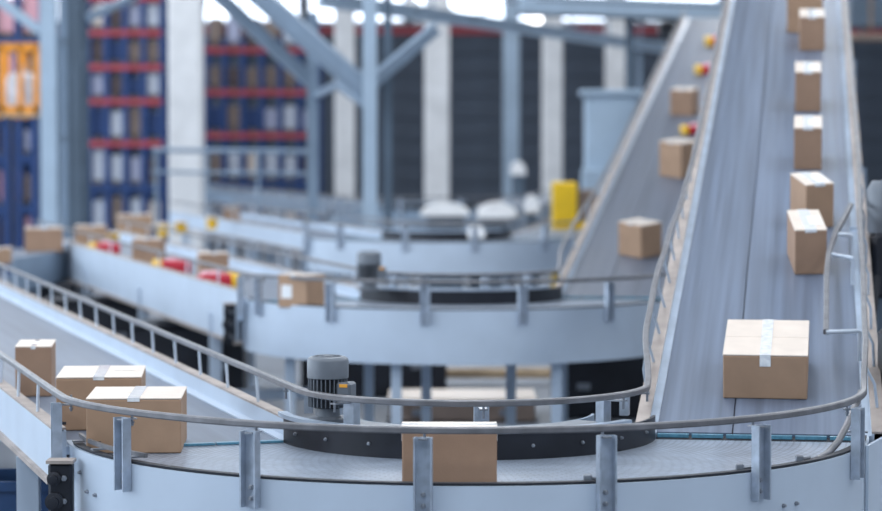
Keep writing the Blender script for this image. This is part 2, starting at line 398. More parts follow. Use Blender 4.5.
def inclined_conveyor(L, label, length, m='belt', split=0.37):
    c = L.inp((RI + RO) / 2, 0.5); t = thing('inclined_conveyor', label, 'conveyor', (c.x, c.y, 0))
    W = RO - RI
    x0 = L.inp(RI, 0.09)
    belt_run(t, L.inp(RI, 0.0, -0.012), L.ho, L.no, W, 0.12, 'rubber', 'transfer_bed')
    belt_run(t, x0, L.ho, L.no, W * split - 0.003, length, m, 'belt_lane')
    belt_run(t, x0, L.ho, L.no, W * (1 - split) - 0.003, length, m, 'belt_lane', x0=W * split + 0.003)
    belt_run(t, x0 - L.no * 0.012, L.ho, L.no, W, length, 'seam', 'slider_bed')
    side_frames(L, t, lambda r, a, b: L.incline(r, a, b), L.no, 0.05, length, 0.02, 'strip')
    # head roller and transfer plate
    b = MB(); b.tube([L.inp(RI + 0.01, 0.03, -0.035), L.inp(RO - 0.01, 0.03, -0.035)], 0.03, 14); build(b, 'roller', 'rubber', t, 40)
    n = 6; wd = W / n
    for k in range(n):
        b = MB(); b.bar(L.inp(RI + wd * k + 0.006, 0.05, 0.0), L.inp(RI + wd * (k + 1) - 0.006, 0.05, 0.0), 0.03, 0.013)
        build(b, 'comb_plate', 'comb', t)
    d = 2.2
    while d < length:
        for r in (RI - 0.08, RO + 0.08):
            q = L.inp(r, d, -0.24)
            leg(t, q.x, q.y, q.z, 0.10, 'steel')
        a, e = L.inp(RI - 0.08, d, -0.3), L.inp(RO + 0.08, d, -0.3)
        b = MB(); b.bar(a, e, 0.08, 0.08); build(b, 'cross_brace', 'steel', t)
        d += 3.6
    return t

def guard_rail(L, outer, label, ls, li, brackets, posts_s, posts_i, detail=True, rz=0.205):
    r = RO if outer else RI
    off = 0.0 if outer else -0.03
    sg = 1 if outer else -1
    if outer: ctrl = [(0, 0.0), (0.8, 0.02), (2.0, 0.03), (4.5, 0.05), (30, 0.06)]
    else: ctrl = [(0, 0.03), (0.85, 0.085), (1.6, 0.09), (2.3, 0.075), (3.2, 0.045), (4.5, 0.03), (30, 0.03)]
    def flare(d):
        for (a, u), (b, v) in zip(ctrl, ctrl[1:]):
            if d <= b: k = (d - a) / (b - a); k = k * k * (3 - 2 * k); return u + (v - u) * k
        return ctrl[-1][1]
    st = L.straight(r, ls, 0.25, 12); ar = L.arc(r, 0, 0, 70); ic = L.incline(r, 0.06, li, 60)
    so = sg * 0.055                              # over the flange on the straight, over the belt edge on the curve
    def blend(i): k = min(1.0, i / 16.0); k = k * k * (3 - 2 * k); return so + (off - so) * k
    fs = offset_frames(st, lambda i: (so, rz)); fa = offset_frames(ar, lambda i: (blend(i), rz))
    ds = [0.06 + (li - 0.06) * i / 60 for i in range(61)]
    ds = [0.10 + (li - 0.10) * (i / 60) ** 1.7 for i in range(61)]
    fi = [(L.inp(r + sg * flare(d), d, rz), L.no) for d in ds]
    c = L.p(r, 1.5 * PI); t = thing('guard_rail', label, 'guard rail', (c.x, c.y, ZB))
    mid = [(p, (UP + L.no).normalized()) for p, _ in fi[:1]]
    b = MB(); b.sweep(fs + fa[1:-1] + mid + fi[1:], RAILP); build(b, 'rail', 'rail', t, 30)
    for th, kw in brackets:
        out = Vector((math.cos(th), math.sin(th), 0))
        if outer: channel_bracket(t, L.p(RO + 0.022, th), out, ZB - 0.075, ZB + 0.185, bolts=detail, arm=0.036)
        else: channel_bracket(t, L.p(RI - 0.10, th), -out, ZB + 0.096, ZB + 0.185, wid=0.055, bolts=False, arm=-0.0)
        if not outer and detail:
            am = MB(); q0 = L.p(RI - 0.10, th, 0.182); q1 = L.p(RI - 0.02, th, 0.182); am.bar(q0, q1, 0.03, 0.006); am.tube([L.p(RI - 0.03, th, 0.15), L.p(RI - 0.03, th, 0.2)], 0.005, 6)
            build(am, 'arm', 'bolt', t)
    if outer: channel_bracket(t, L.stp(RO + 0.062, -0.05), -L.hi.cross(UP), ZB - 0.085, ZB + 0.185, wid=0.05, bolts=detail, arm=0.05)
    for d in posts_s:
        b = MB(); b.tube([L.stp(r + 0.06 * sg, d - 0.01, 0.08), L.stp(r + so, d, rz - 0.01)], 0.0065, 8); build(b, 'post', 'post', t, 40)
    for d in posts_i:
        f = flare(d)
        b = MB(); b.tube([L.inp(r + sg * 0.06, d, 0.028), L.inp(r + sg * (0.09 + f) / 2, d + 0.02, 0.12), L.inp(r + sg * f, d + 0.05, rz - 0.012)], 0.006, 6); build(b, 'post', 'galv', t, 40)
    return t

def drive_motor(pos, label, h=0.24, R=0.076, rot=0.0):
    t = thing('drive_motor', label, 'motor', pos)
    t.rotation_euler = (0, 0, rot)
    k = h / 0.24
    def B(mb, n, m, sm=False, par=None): return build(mb, n, m, par or t, sm, False)
    b = MB(); b.lathe([(0.075, 0), (0.075, 0.012), (0.045, 0.02), (0.042, 0.05), (0.052, 0.055)], 24); B(b, 'flange', 'motor', 40)
    b = MB(); b.lathe([(0.056, 0.05), (0.058, 0.16)], 24); B(b, 'body', 'dark', 40)
    for i in range(28):
        a = 2 * PI * i / 28
        f = MB(); f.box((0, 0, 0), (0.022, 0.0035, 0.105)); o = B(f, 'fin', 'motor')
        o.location = (0.062 * math.cos(a), 0.062 * math.sin(a), 0.107); o.rotation_euler = (0, 0, a)
    b = MB(); b.lathe([(R - 0.003, 0.158), (R, 0.16), (R, 0.222), (R - 0.004, 0.231), (R - 0.014, 0.237), (0.052, 0.238), (0.05, 0.235), (0.006, 0.235)], 32); cv = B(b, 'fan_cover', 'motor', 40)
    for rr in (0.018, 0.032, 0.046):
        g = MB(); g.tube([(rr * math.cos(2 * PI * i / 24), rr * math.sin(2 * PI * i / 24), 0.2385) for i in range(25)], 0.0022, 5); o = build(g, 'grille_ring', 'motor', cv, 40, False)
    for i in range(4):
        a = PI * i / 4; g = MB(); g.bar((-0.05 * math.cos(a), -0.05 * math.sin(a), 0.239), (0.05 * math.cos(a), 0.05 * math.sin(a), 0.239), 0.004, 0.003); build(g, 'grille_bar', 'motor', cv, False, False)
    b = MB(); b.box((0.078, -0.02, 0.105), (0.055, 0.075, 0.085), bev=0.008); tb = B(b, 'terminal_box', 'motor')
    b = MB(); b.box((0.08, -0.059, 0.137), (0.03, 0.003, 0.012)); build(b, 'warning_sticker', 'orange', tb, False, False)
    t.scale = (k, k, k)
    return t

L1 = Loop(0.102, 9.89)
L2 = Loop(0.135, 18.1, a=0.146)
L3 = Loop(0.05, 28.2, a=0.0)
L4 = Loop(-0.2, 39.0, a=0.0)

# nearest loop
curve_conveyor(L1, 'nearest pale blue curved conveyor sweeping across the foreground')
straight_conveyor(L1, 'nearest straight belt conveyor carrying cartons in from the left', 15.0)
inclined_conveyor(L1, 'wide slate blue inclined belt conveyor climbing at the right, nearest of two', 17.0)
ob = [(L1.angle_at(RO + 0.04, x), {}) for x in (120.5, 248.5, 422.5, 608, 763, 860)]
guard_rail(L1, True, 'outer grey guard rail around the nearest curve, in front of all cartons', 15.0, 16.8, ob,
           [0.62 + 0.6 * k for k in range(16)], [0.35 + 0.55 * k for k in range(28)])
ib = [(L1.angle_at(RI - 0.1, x, 0.1), {}) for x in (296, 348, 482, 608, 636)]
guard_rail(L1, False, 'inner grey guard rail of the nearest curve, passing in front of the motor', 15.0, 16.8, ib,
           [0.12 + 0.6 * k for k in range(24)], [0.5 + 0.42 * k for k in range(36)])
drive_motor(L1.p(0, 0) + Vector((at(328, 421, ZB + 0.096).x - L1.c.x, at(328, 421, ZB + 0.096).y - L1.c.y, 0.096)), 'grey finned electric motor with round fan cover inside the nearest curve', 0.25, rot=-0.3)

# second loop
curve_conveyor(L2, 'second curved conveyor with broad pale blue side, behind the grey motor', False)
straight_conveyor(L2, 'second straight conveyor at left carrying red packs and cartons', 10.6, deep=0.30)
inclined_conveyor(L2, 'second inclined dark belt conveyor, left of the wide one, carrying three cartons', 19.5, 'belt_back')
ob = [(L2.angle_at(RO + 0.04, x), {}) for x in (258, 330, 425, 523, 610)]
guard_rail(L2, True, 'outer guard rail around the second curve, above the broad pale side', 10.6, 19.0, ob, [0.8 + 1.2 * k for k in range(9)], [0.5 + 1.2 * k for k in range(15)], False)
ib = [(L2.angle_at(RI - 0.1, x, 0.1), {}) for x in (355, 392, 486, 530)]
guard_rail(L2, False, 'inner guard rail of the second curve, behind the carton with white label', 10.6, 19.0, ib, [0.4 + 1.2 * k for k in range(9)], [0.5 + 1.2 * k for k in range(15)], False)
q = at(369, 290, ZB + 0.096); drive_motor((q.x, q.y, ZB + 0.096), 'blurred dark motor inside the second curve', 0.27)

# third and fourth loops
curve_conveyor(L3, 'third curved conveyor far behind the second curve', False)
straight_conveyor(L3, 'third straight conveyor receding to the left behind the red packs', 8.0)
ob = [(L3.angle_at(RO + 0.04, x), {}) for x in (290, 340, 405, 475, 545)]
guard_rail(L3, True, 'outer guard rail around the third curve in the blurred middle distance', 8.0, 6.0, ob, [0.8 + 1.5 * k for k in range(5)], [0.5, 2.0, 3.5], False)
guard_rail(L3, False, 'inner guard rail of the third curve in the blurred middle distance', 8.0, 6.0, [(L3.angle_at(RI - 0.1, x, 0.1), {}) for x in (400, 470)], [0.8 + 1.5 * k for k in range(5)], [0.5, 2.0, 3.5], False)
inclined_conveyor(L3, 'level outfeed conveyor of the third curve beside the yellow machine', 7.0, 'belt2')
far_paint = M['paint']; M['paint'] = M['steel']       # the farthest loop is painted darker
curve_conveyor(L4, 'fourth curved conveyor, farthest of the row, in front of the columns', False)
straight_conveyor(L4, 'fourth straight conveyor, farthest, receding towards the blue racks', 14.0)
guard_rail(L4, True, 'outer guard rail around the farthest curve', 14.0, 6.0, [(L4.angle_at(RO + 0.04, x), {}) for x in (340, 400, 460, 510)], [1 + 2 * k for k in range(6)], [0.5, 2.5, 4.5], False)
inclined_conveyor(L4, 'level outfeed conveyor of the farthest curve', 7.0, 'belt2')
M['paint'] = far_paint

# deflector guide on the right of the wide incline, and the low guide tube at the curve's exit
def on_inc(L, px, py, h=0.0): return on_plane(px, py, L.c + L.no * h, L.no)
t = thing('deflector_guide', 'bent grey side guide rail beside the two stacked-looking cartons at right', 'guide rail', on_inc(L1, 840, 260))
pts = [on_inc(L1, x, y, 0.15) for x, y in ((851, 205), (845, 217), (835.5, 234), (828.5, 254), (826.5, 275), (826.5, 300), (826, 332))]
b = MB(); b.sweep([(p, L1.no) for p in pts], RAILP); build(b, 'rail', 'rail', t, 30)
for i, x2 in ((2, 851), (3, 853), (6, 860)):
    b = MB(); q = on_inc(L1, x2, (235, 258, 331)[(2, 3, 6).index(i)], 0.15); b.tube([pts[i], q], 0.009, 8); b.tube([q, q - L1.no * 0.13], 0.009, 8); build(b, 'arm', 'post', t, 40)
t = thing('guide_tube', 'low bent guide tube dropping from the rail corner onto the curve exit', 'guide rail', L1.p(1.5, L1.a1))
th = L1.a1
pts = [at(x, y, z) for x, y, z in ((861, 392, 1.19), (857, 402, 1.165), (852, 413, 1.135), (846, 427, 1.095), (838, 442, 1.055), (828, 453, 1.03), (815, 461, 1.016))]
b = MB(); b.tube(pts, 0.013, 10); build(b, 'tube', 'rail', t, 40)
b = MB(); b.bar(L1.p(RO + 0.02, th - 0.1, 0.06), L1.p(RO - 0.06, th - 0.1, 0.06), 0.02, 0.006); build(b, 'arm', 'bolt', t)
# low guide strip with clamps at the curve entry (left) and small clamps along the lip
t = thing('guide_strip', 'low double guide strip at the curve entry below the nearest stacked carton', 'guide rail', L1.p(RO, L1.a0))
fr = [(L1.p(RO - 0.025, L1.a0 - 0.04 + 0.46 * i / 16, 0.05), UP) for i in range(17)]
b = MB(); b.sweep(fr, [(-0.006, -0.008), (0.006, -0.008), (0.006, 0.008), (-0.006, 0.008)]); build(b, 'strip', 'rail', t, 30)
b = MB(); b.sweep([(p - UP * 0.035, u) for p, u in fr], [(-0.008, -0.006), (0.008, -0.006), (0.008, 0.008), (-0.008, 0.008)]); build(b, 'lower_strip', 'rubber', t, 30)
for a in (0.03, 0.2, 0.38):
    b = MB(); b.bar(L1.p(RO + 0.02, L1.a0 + a, 0.04), L1.p(RO - 0.04, L1.a0 + a, 0.04), 0.025, 0.006); c = build(b, 'clamp', 'bolt', t)
for px, wh in ((590, 'beside the fourth bracket'), (745, 'beside the fifth bracket'), (806, 'between the two rightmost brackets')):
    a = L1.angle_at(RO, px); t = thing('rail_clamp', 'small steel clamp on the curve lip ' + wh, 'clamp', L1.p(RO - 0.03, a, 0.03))
    out = Vector((math.cos(a), math.sin(a), 0)); sd = UP.cross(out)
    b = MB(); p = L1.p(RO - 0.02, a, 0.034); b.box(p, (0.03, 0.02, 0.03), bev=0.004); build(b, 'block', 'bolt', t)
    b = MB(); b.tube([p, p + sd * 0.07], 0.006, 6); build(b, 'rod', 'bolt', t, 40)
# screws on the fascia
fas = [o for o in bpy.data.objects if o.name == 'outer_fascia'][0]
for px, z in ((79, -0.06), (86, -0.12), (94, -0.122), (206, -0.14), (219, -0.14), (785, -0.11), (798, -0.11)):
    a = L1.angle_at(RO + 0.02, px, z); o = bolt(fas, L1.p(RO + 0.02, a, z), (math.cos(a), math.sin(a), 0), 0.9)

# ------------------------------------------------------------------ cartons
def carton(label, pos, w, d, h, yaw, nrm=UP, head=None, m='kraft', tape=True, paper=None, marks=(), group=None, drop=0.014, tw=None, topm='kraft_top'):
    head = head or Vector((0, 1, 0)); x = head.cross(nrm).normalized(); hd = nrm.cross(x)
    R = Matrix((x, hd, nrm)).transposed().to_4x4() @ Matrix.Rotation(yaw, 4, 'Z')
    mt = Matrix.Translation(pos) @ R
    t = thing('cardboard_box', label, 'box', group=group, mtx=mt)
    b = MB(); b.box((0, 0, h / 2 - 0.002), (w, d, h - 0.004), bev=0.004); body = build(b, 'body', m, t, False, False)
    for sy in (-1, 1):
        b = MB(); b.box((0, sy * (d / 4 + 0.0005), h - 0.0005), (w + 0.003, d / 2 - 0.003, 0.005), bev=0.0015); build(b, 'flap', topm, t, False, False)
    if tape:
        tw = tw or min(0.05, w * 0.13)
        if tape == 'x':
            b = MB(); b.box((0, 0, h + 0.0028), (w + 0.004, tw, 0.0012)); b.box((w / 2 + 0.0022, 0, h - 0.025), (0.0012, tw, 0.055)); b.box((-w / 2 - 0.0022, 0, h - 0.025), (0.0012, tw, 0.055))
        else:
            b = MB(); b.box((0, 0, h + 0.0028), (tw, d + 0.004, 0.0012)); b.box((0, -d / 2 - 0.0022, h + 0.0034 - drop / 2), (tw, 0.0012, drop)); b.box((0, d / 2 + 0.0022, h + 0.0034 - drop / 2), (tw, 0.0012, drop))
        build(b, 'tape', 'tape', t, False, False)
    if paper:
        px, pz, pw, ph, face = paper; b = MB()
        if face == 'top': b.box((px, pz, h + 0.0035), (pw, ph, 0.001))
        else: b.box((px, -d / 2 - 0.001, pz), (pw, 0.0015, ph))
        build(b, 'shipping_label', 'paper', t, False, False)
    for (mx, mz, mw, mh) in marks:
        b = MB(); b.box((mx, -d / 2 - 0.0006, mz), (mw, 0.001, mh)); build(b, 'print_mark', 'ink', t, False, False)
    return t
def fit_box(label, x0, x1, ytop, ybot, w, d, yaw, p0, nrm, head, **k):
    """carton resting on the plane p0/nrm: seat it and size it so that it spans the photo's columns and rows"""
    x = head.cross(nrm).normalized(); R = Matrix((x, nrm.cross(x), nrm)).transposed() @ Matrix.Rotation(yaw, 3, 'Z')
    u, v, h = (x0 + x1) / 2, ybot - 3.0, 0.2
    def scr(p):
        c, s_ = math.cos(PITCH), math.sin(PITCH); q = p - Vector((0, 0, CAMZ)); dy = q.y * c - q.z * s_
        return 441 + F * q.x / dy, 255.5 - F * (q.y * s_ + q.z * c) / dy
    for it in range(40):
        q = on_plane(u, v, p0, nrm)
        pts = [scr(q + R @ Vector((a * w / 2, b * d / 2, z))) for a in (-1, 1) for b in (-1, 1) for z in (0, h)]
        xs = [p[0] for p in pts]; ys = [p[1] for p in pts]
        f = (x1 - x0) / (max(xs) - min(xs)); f = 1 + (f - 1) * 0.6; w *= f; d *= f
        u += (x0 + x1) / 2 - (max(xs) + min(xs)) / 2; v += (ybot - max(ys)) * 0.8
        h *= 1 + 0.6 * ((ybot - ytop) / (max(ys) - min(ys)) - 1)
    print('BOX %.2f %.2f %.2f %s' % (w, d, h, label))
    return carton(label, q + nrm * 0.001, w, d, h, yaw, nrm=nrm, head=head, **k)
def on_belt(label, *a, **k): return fit_box(label, *a, L1.c, UP, Vector((0, 1, 0)), **k)
def on_ramp(L, label, *a, **k): return fit_box(label, *a, L.c, L.no, L.ho, **k)

gL = 'cartons on the nearest level belt'
on_belt('small upright carton farthest back on the nearest left belt', 15, 56, 340, 397, 0.18, 0.42, 0.10, m='kraft2', group=gL, paper=(0.0, 0.0, 0.09, 0.12, 'top'))
on_belt('wide taped carton between the small upright carton and the nearest one at left', 56, 146, 366, 431, 0.355, 0.52, 0.08, group=gL, paper=(0.09, 0.08, 0.08, 0.1, 'top'), marks=((-0.14, 0.03, 0.02, 0.012),))
on_belt('wide taped carton nearest the left bracket, at the entry to the curve', 86, 187, 387, 454, 0.372, 0.46, 0.05, group=gL, marks=((-0.13, 0.04, 0.018, 0.012),))
on_belt('carton in the middle of the nearest curve, just behind the front rail', 402, 497, 422.5, 485, 0.322, 0.155, 0.0, m='kraft2', group=gL, tape='x')
gR = 'cartons riding the wide incline'
on_ramp(L1, 'large square carton with white tape, nearest on the wide incline', 723, 809, 320, 400, 0.315, 0.47, -0.01, group=gR, drop=0.05)
on_ramp(L1, 'narrow tall carton second from the bottom on the wide incline', 787, 827, 210, 275, 0.15, 0.40, 0.10, m='kraft2', tw=0.055, paper=(0.035, -0.02, 0.06, 0.16, 'top'), group=gR)
on_ramp(L1, 'turned carton just behind the narrow tall one on the wide incline', 790, 834, 172, 229, 0.16, 0.30, 0.30, m='kraft', tw=0.055, paper=(0.035, -0.02, 0.06, 0.16, 'top'), group=gR)
on_ramp(L1, 'upright carton with gaps before and behind, halfway up the wide incline', 794, 822, 116, 170, 0.15, 0.33, 0.0, m='kraft2', tw=0.055, paper=(0.035, -0.02, 0.06, 0.16, 'top'), group=gR)
on_ramp(L1, 'upright carton just below the top pair on the wide incline', 795, 821, 62, 112, 0.15, 0.33, 0.0, m='kraft2', tw=0.055, paper=(0.035, -0.02, 0.06, 0.16, 'top'), group=gR)
on_ramp(L1, 'front carton of the pair at the top of the wide incline', 799, 825, 9, 51, 0.15, 0.30, 0.02, m='kraft2', tw=0.055, paper=(0.035, -0.02, 0.06, 0.16, 'top'), group=gR)
on_ramp(L1, 'rear carton of the pair cut off at the top of the wide incline', 787, 823, -10, 33, 0.21, 0.2, 0.0, m='kraft', group=gR, tape='x')
gB = 'cartons riding the second incline'
on_ramp(L2, 'lowest carton on the second incline, near the curve', 618, 662, 218, 259, 0.26, 0.22, -0.75, group=gB)
on_ramp(L2, 'middle carton on the second incline, beside the wide incline', 659, 700, 138, 179, 0.27, 0.24, -0.7, group=gB)
on_ramp(L2, 'dark upper carton on the second incline', 670, 699, 87, 116, 0.26, 0.26, -0.25, m='kraft2', group=gB)
gS = 'cartons on the second level belt'
on_belt('carton with white shipping label on the second curve', 278, 325, 273, 309, 0.24, 0.19, -0.62, group=gS, paper=(-0.05, 0.11, 0.09, 0.09, 'front'))
on_belt('carton directly behind the rightmost red pack at left', 197, 229, 252, 282, 0.22, 0.22, 0.2, group=gS, m='kraft2')
on_belt('carton between two red packs on the second straight belt', 132, 166, 238, 270, 0.26, 0.25, -0.15, group=gS, m='kraft2')
on_belt('carton behind the leftmost red pack', 75, 107, 225, 248, 0.32, 0.28, 0.2, group=gS)
on_belt('carton on the third belt between the steel tower and the concrete column', 117, 152, 214, 236, 0.36, 0.3, 0.2, group='cartons on the third belt', m='kraft')
on_belt('small carton on the third belt right of the round yellow tubs', 223, 240, 207, 224, 0.25, 0.25, 0.1, group='cartons on the third belt', m='kraft2')
on_belt('open-looking carton on the short cross conveyor left of the steel tower', 25, 63, 227, 252, 0.36, 0.3, 0.15, group='cartons on the cross conveyor', m='kraft2')
on_belt('carton cut off by the left edge of the photo', -12, 12, 247, 264, 0.3, 0.3, 0.1, group='cartons on the cross conveyor')

# soft red packs with yellow ends
def soft(mb, w, d, h, n=14, e=0.45):
    def sp(v, p): return math.copysign(abs(v) ** p, v)
    rows = []
    for i in range(n + 1):
        la = -PI / 2 + PI * i / n
        rows.append([(w / 2 * sp(math.cos(la), e) * sp(math.cos(2 * PI * k / 20), e), d / 2 * sp(math.cos(la), e) * sp(math.sin(2 * PI * k / 20), e), h / 2 + h / 2 * sp(math.sin(la), e)) for k in range(20)])
    o = len(mb.v)
    for r in rows: mb.v += r
    for i in range(n):
        for k in range(20):
            a = o + i * 20 + k; b2 = o + i * 20 + (k + 1) % 20; mb.f.append((a, b2, b2 + 20, a + 20))
    return mb
def red_pack(label, q, yaw, s=1.0, nrm=None, head=None):
    nrm = nrm or UP; head = head or Vector((0, 1, 0)); x = head.cross(nrm).normalized()
    mt = Matrix.Translation(q) @ Matrix((x, nrm.cross(x), nrm)).transposed().to_4x4() @ Matrix.Rotation(yaw, 4, 'Z') @ Matrix.Scale(s, 4)
    t = thing('red_pack', label, 'package', mtx=mt, group='red and yellow packs')
    build(soft(MB(), 0.26, 0.20, 0.115), 'body', 'red', t, 60, False)
    y = build(soft(MB(), 0.075, 0.205, 0.12), 'yellow_end', 'yellow', t, 60, False); y.location = (-0.125, 0, 0)
    p = build(soft(MB(), 0.15, 0.15, 0.03), 'pink_top', 'pink', t, 60, False); p.location = (0.03, 0, 0.102)
    return t
red_pack('red pack with yellow end farthest left on the second belt', at(106, 255.5, ZB), 0.2, 1.05)
red_pack('red pack in the middle of three on the second left belt', at(174, 275, ZB), 0.15, 1.1)
red_pack('red pack with yellow end turned right, nearest the labelled carton', at(216, 289, ZB), PI + 0.3, 1.05)
red_pack('round red and yellow pack between the two upper cartons on the second incline', on_inc(L2, 694, 134), 0.35, 0.8, L2.no, L2.ho)
red_pack('round red and yellow pack above the dark carton on the second incline', on_inc(L2, 708, 74), 0.25, 0.95, L2.no, L2.ho)
red_pack('topmost red pack partly hidden by the wide incline rail', on_inc(L2, 719, 46), 0.2, 1.1, L2.no, L2.ho)
# small yellow round tubs on the third belt
for px, py, wh in ((113, 246, 'leftmost'), (163, 236, 'second from the left'), (181, 234, 'third from the left'), (212, 229, 'rightmost')):
    q = at(px, py, ZB); t = thing('yellow_tub', wh + ' of the small round yellow tubs on the third belt', 'tub', q, 'yellow tubs')
    b = MB(); b.lathe([(0.06, 0.0), (0.07, 0.12), (0.075, 0.13)], 18); build(b, 'tub', 'yellow', t, 40, False)
    b = MB(); b.lathe([(0.08, 0.13), (0.08, 0.15), (0.05, 0.155)], 18); build(b, 'lid', 'kraft_top', t, 40, False)

# ------------------------------------------------------------------ steelwork and columns behind
def column(label, px, w_px, D, mname, name='concrete_column', top=9.5):
    x = (px - 441) * D / F; w_ = w_px * D / F; t = thing(name, label, 'column', (x, D, 0), 'columns of the hall')
    b = MB(); b.box((x, D, top / 2), (w_, w_, top), bev=0.03); build(b, 'shaft', mname, t)
    b = MB(); b.box((x, D, 0.15), (w_ + 0.12, w_ + 0.12, 0.3), bev=0.03); build(b, 'plinth', mname, t)
    return t
column('broad pale concrete column between the two blue racks', 187, 33, 37.5, 'concrete')
column('pale concrete column left of the tall steel post', 345, 20, 50, 'concrete')
column('brightest pale concrete column against the dark wall, right of the steel post', 437, 25, 46, 'concrete')
column('slim pale concrete column right of the blue one against the dark wall', 552, 20, 52, 'concrete')
column('pale concrete column above the light blue cabinet', 615, 20, 56, 'concrete')
column('light blue steel column between two pale concrete columns', 511, 16, 54, 'steel_light', 'steel_column')

def hpost(parent, px, D, wpx, m, name='post', z1=6.0):
    x = (px - 441) * D / F; w_ = wpx * D / F
    b = MB()                                     # H section
    for s_ in (-1, 1): b.box((x, D + s_ * w_ * 0.42, z1 / 2), (w_, w_ * 0.1, z1))
    b.box((x, D, z1 / 2), (w_ * 0.12, w_ * 0.8, z1)); b.box((x, D, 0.01), (w_ * 1.8, w_ * 1.8, 0.02))
    return build(b, name, m, parent)
# tower at the left
t = thing('steel_tower', 'light and dark steel lattice tower standing left behind the cartons', 'steel tower', ((60 - 441) * 31 / F, 31, 0))
hpost(t, 50, 31, 16, 'steel_light'); hpost(t, 65, 32.0, 9, 'steel'); hpost(t, 75.5, 31.2, 13, 'steel_dark'); hpost(t, 86, 32.2, 6, 'steel_dark')
for z in (0.6, 2.1, 3.3, 4.5):
    b = MB(); b.bar(((50 - 441) * 31 / F, 31.1, z), ((80 - 441) * 31.2 / F, 31.2, z), 0.06, 0.09); build(b, 'cross_bar', 'steel', t)
for z in (0.6, 2.1, 3.3):
    b = MB(); b.bar(((64 - 441) * 32 / F, 32.0, z), ((86 - 441) * 32.2 / F, 32.2, z + 1.2), 0.03, 0.05); build(b, 'brace', 'steel', t)
b = MB(); b.bar(atd(88, 18, 32), atd(200, -35, 34), 0.07, 0.1); build(b, 'stay', 'steel', t)
b = MB(); b.bar(atd(40, 31, 31), atd(-30, -22, 31), 0.12, 0.12); build(b, 'stay', 'steel_light', t)
# portal frame with the diagonal braces
t = thing('steel_portal', 'tall pale steel post with wide diagonal braces, centre left', 'steel frame', ((370 - 441) * 31 / F, 31, 0))
hpost(t, 370, 31, 14, 'steel_light'); hpost(t, 388, 31.6, 8, 'steel_dark'); hpost(t, 313, 33.2, 11, 'steel', z1=3.75)
def beam(a, b_, w_, h_, m, name, par):          # I beam
    b = MB(); a, b_ = Vector(a), Vector(b_); tt = (b_ - a).normalized(); up = UP if abs(tt.z) < 0.95 else Vector((0, 1, 0)); u = tt.cross(up).normalized(); v = u.cross(tt)
    for s_ in (-1, 1): b.bar(a + v * s_ * h_ * 0.44, b_ + v * s_ * h_ * 0.44, w_, h_ * 0.12, v)
    b.bar(a, b_, w_ * 0.3, h_ * 0.8, v); return build(b, name, m, par)
beam(atd(232, -28, 31.6), atd(370, 94, 31.1), 0.2, 0.24, 'steel', 'diagonal_brace', t)
beam(atd(180, -40, 32.8), atd(313, 84, 33.2), 0.16, 0.18, 'steel', 'diagonal_brace', t)
beam(atd(372, 82, 31.1), atd(436, 28, 32), 0.12, 0.14, 'steel', 'diagonal_brace', t)
beam(atd(313, 96, 33.2), atd(370, 70, 31.1), 0.08, 0.1, 'steel', 'diagonal_brace', t)
beam(atd(340, 86, 32), atd(375, 110, 31.1), 0.08, 0.1, 'steel', 'gusset', t)
# overhead gantry conveyor receding to the right
t = thing('overhead_gantry', 'pale blue overhead gantry beam crossing in front of the concrete columns', 'gantry', atd(340, 0, 33))
A, B = atd(320, 1, 32.5), atd(668, 50, 52)
B.z = A.z
beam(A, B, 0.14, 0.15, 'steel_light', 'main_beam', t)
A2, B2 = A + Vector((0.2, 0.6, 0.06)), B + Vector((0.2, 0.6, 0.06)); beam(A2, B2, 0.1, 0.12, 'steel_light', 'main_beam', t)
for k in range(8):
    f = (k + 0.5) / 8; b = MB(); b.bar(A.lerp(B, f) + UP * 0.05, A2.lerp(B2, f) + UP * 0.05, 0.08, 0.08); build(b, 'cross_member', 'steel', t)
for k in range(7):
    f = 0.1 + k * 0.13; b = MB(); p = A.lerp(B, f); b.bar(p + UP * 0.1, p + UP * 0.5, 0.03, 0.03); build(b, 'rail_post', 'steel', t)
b = MB(); b.bar(A + UP * 0.5, B + UP * 0.5, 0.04, 0.04); build(b, 'hand_rail', 'steel', t)
for px in (640,):
    f = 0.0
    for i in range(400):
        p = A.lerp(B, i / 399)
        if 441 + F * p.x / p.y > px: break
    b = MB(); b.box((p.x, p.y + 0.3, (p.z - 0.1) / 2), (0.09, 0.09, p.z - 0.1)); build(b, 'support_post', 'steel', t)
# upper conveyor at the head of the second incline
t = thing('upper_conveyor', 'light blue elevated cross conveyor at the top of the second incline', 'conveyor', atd(640, 8, 38))
A, B = atd(520, -4, 37), atd(760, 14, 39.5); B.z = A.z = 4.05
b = MB(); b.bar(A, B, 0.06, 0.26); build(b, 'side_beam', 'steel_light', t)
b = MB(); b.bar(A + Vector((0, 1.0, 0)), B + Vector((0, 1.0, 0)), 0.06, 0.26); build(b, 'side_beam', 'steel', t)
b = MB(); b.bar(A + Vector((0, 0.5, 0.06)), B + Vector((0, 0.5, 0.06)), 0.9, 0.03); build(b, 'belt', 'belt_back', t)
for f in (0.45, 0.95):
    p = A.lerp(B, f); b = MB(); b.box((p.x, p.y + 0.5, 1.95), (0.12, 0.12, 3.9)); build(b, 'support_post', 'steel_dark', t)
b = MB(); p = A.lerp(B, 0.72); b.box((p.x, p.y + 0.2, 3.78), (1.1, 0.5, 0.2), bev=0.03); build(b, 'drive_box', 'dark', t)

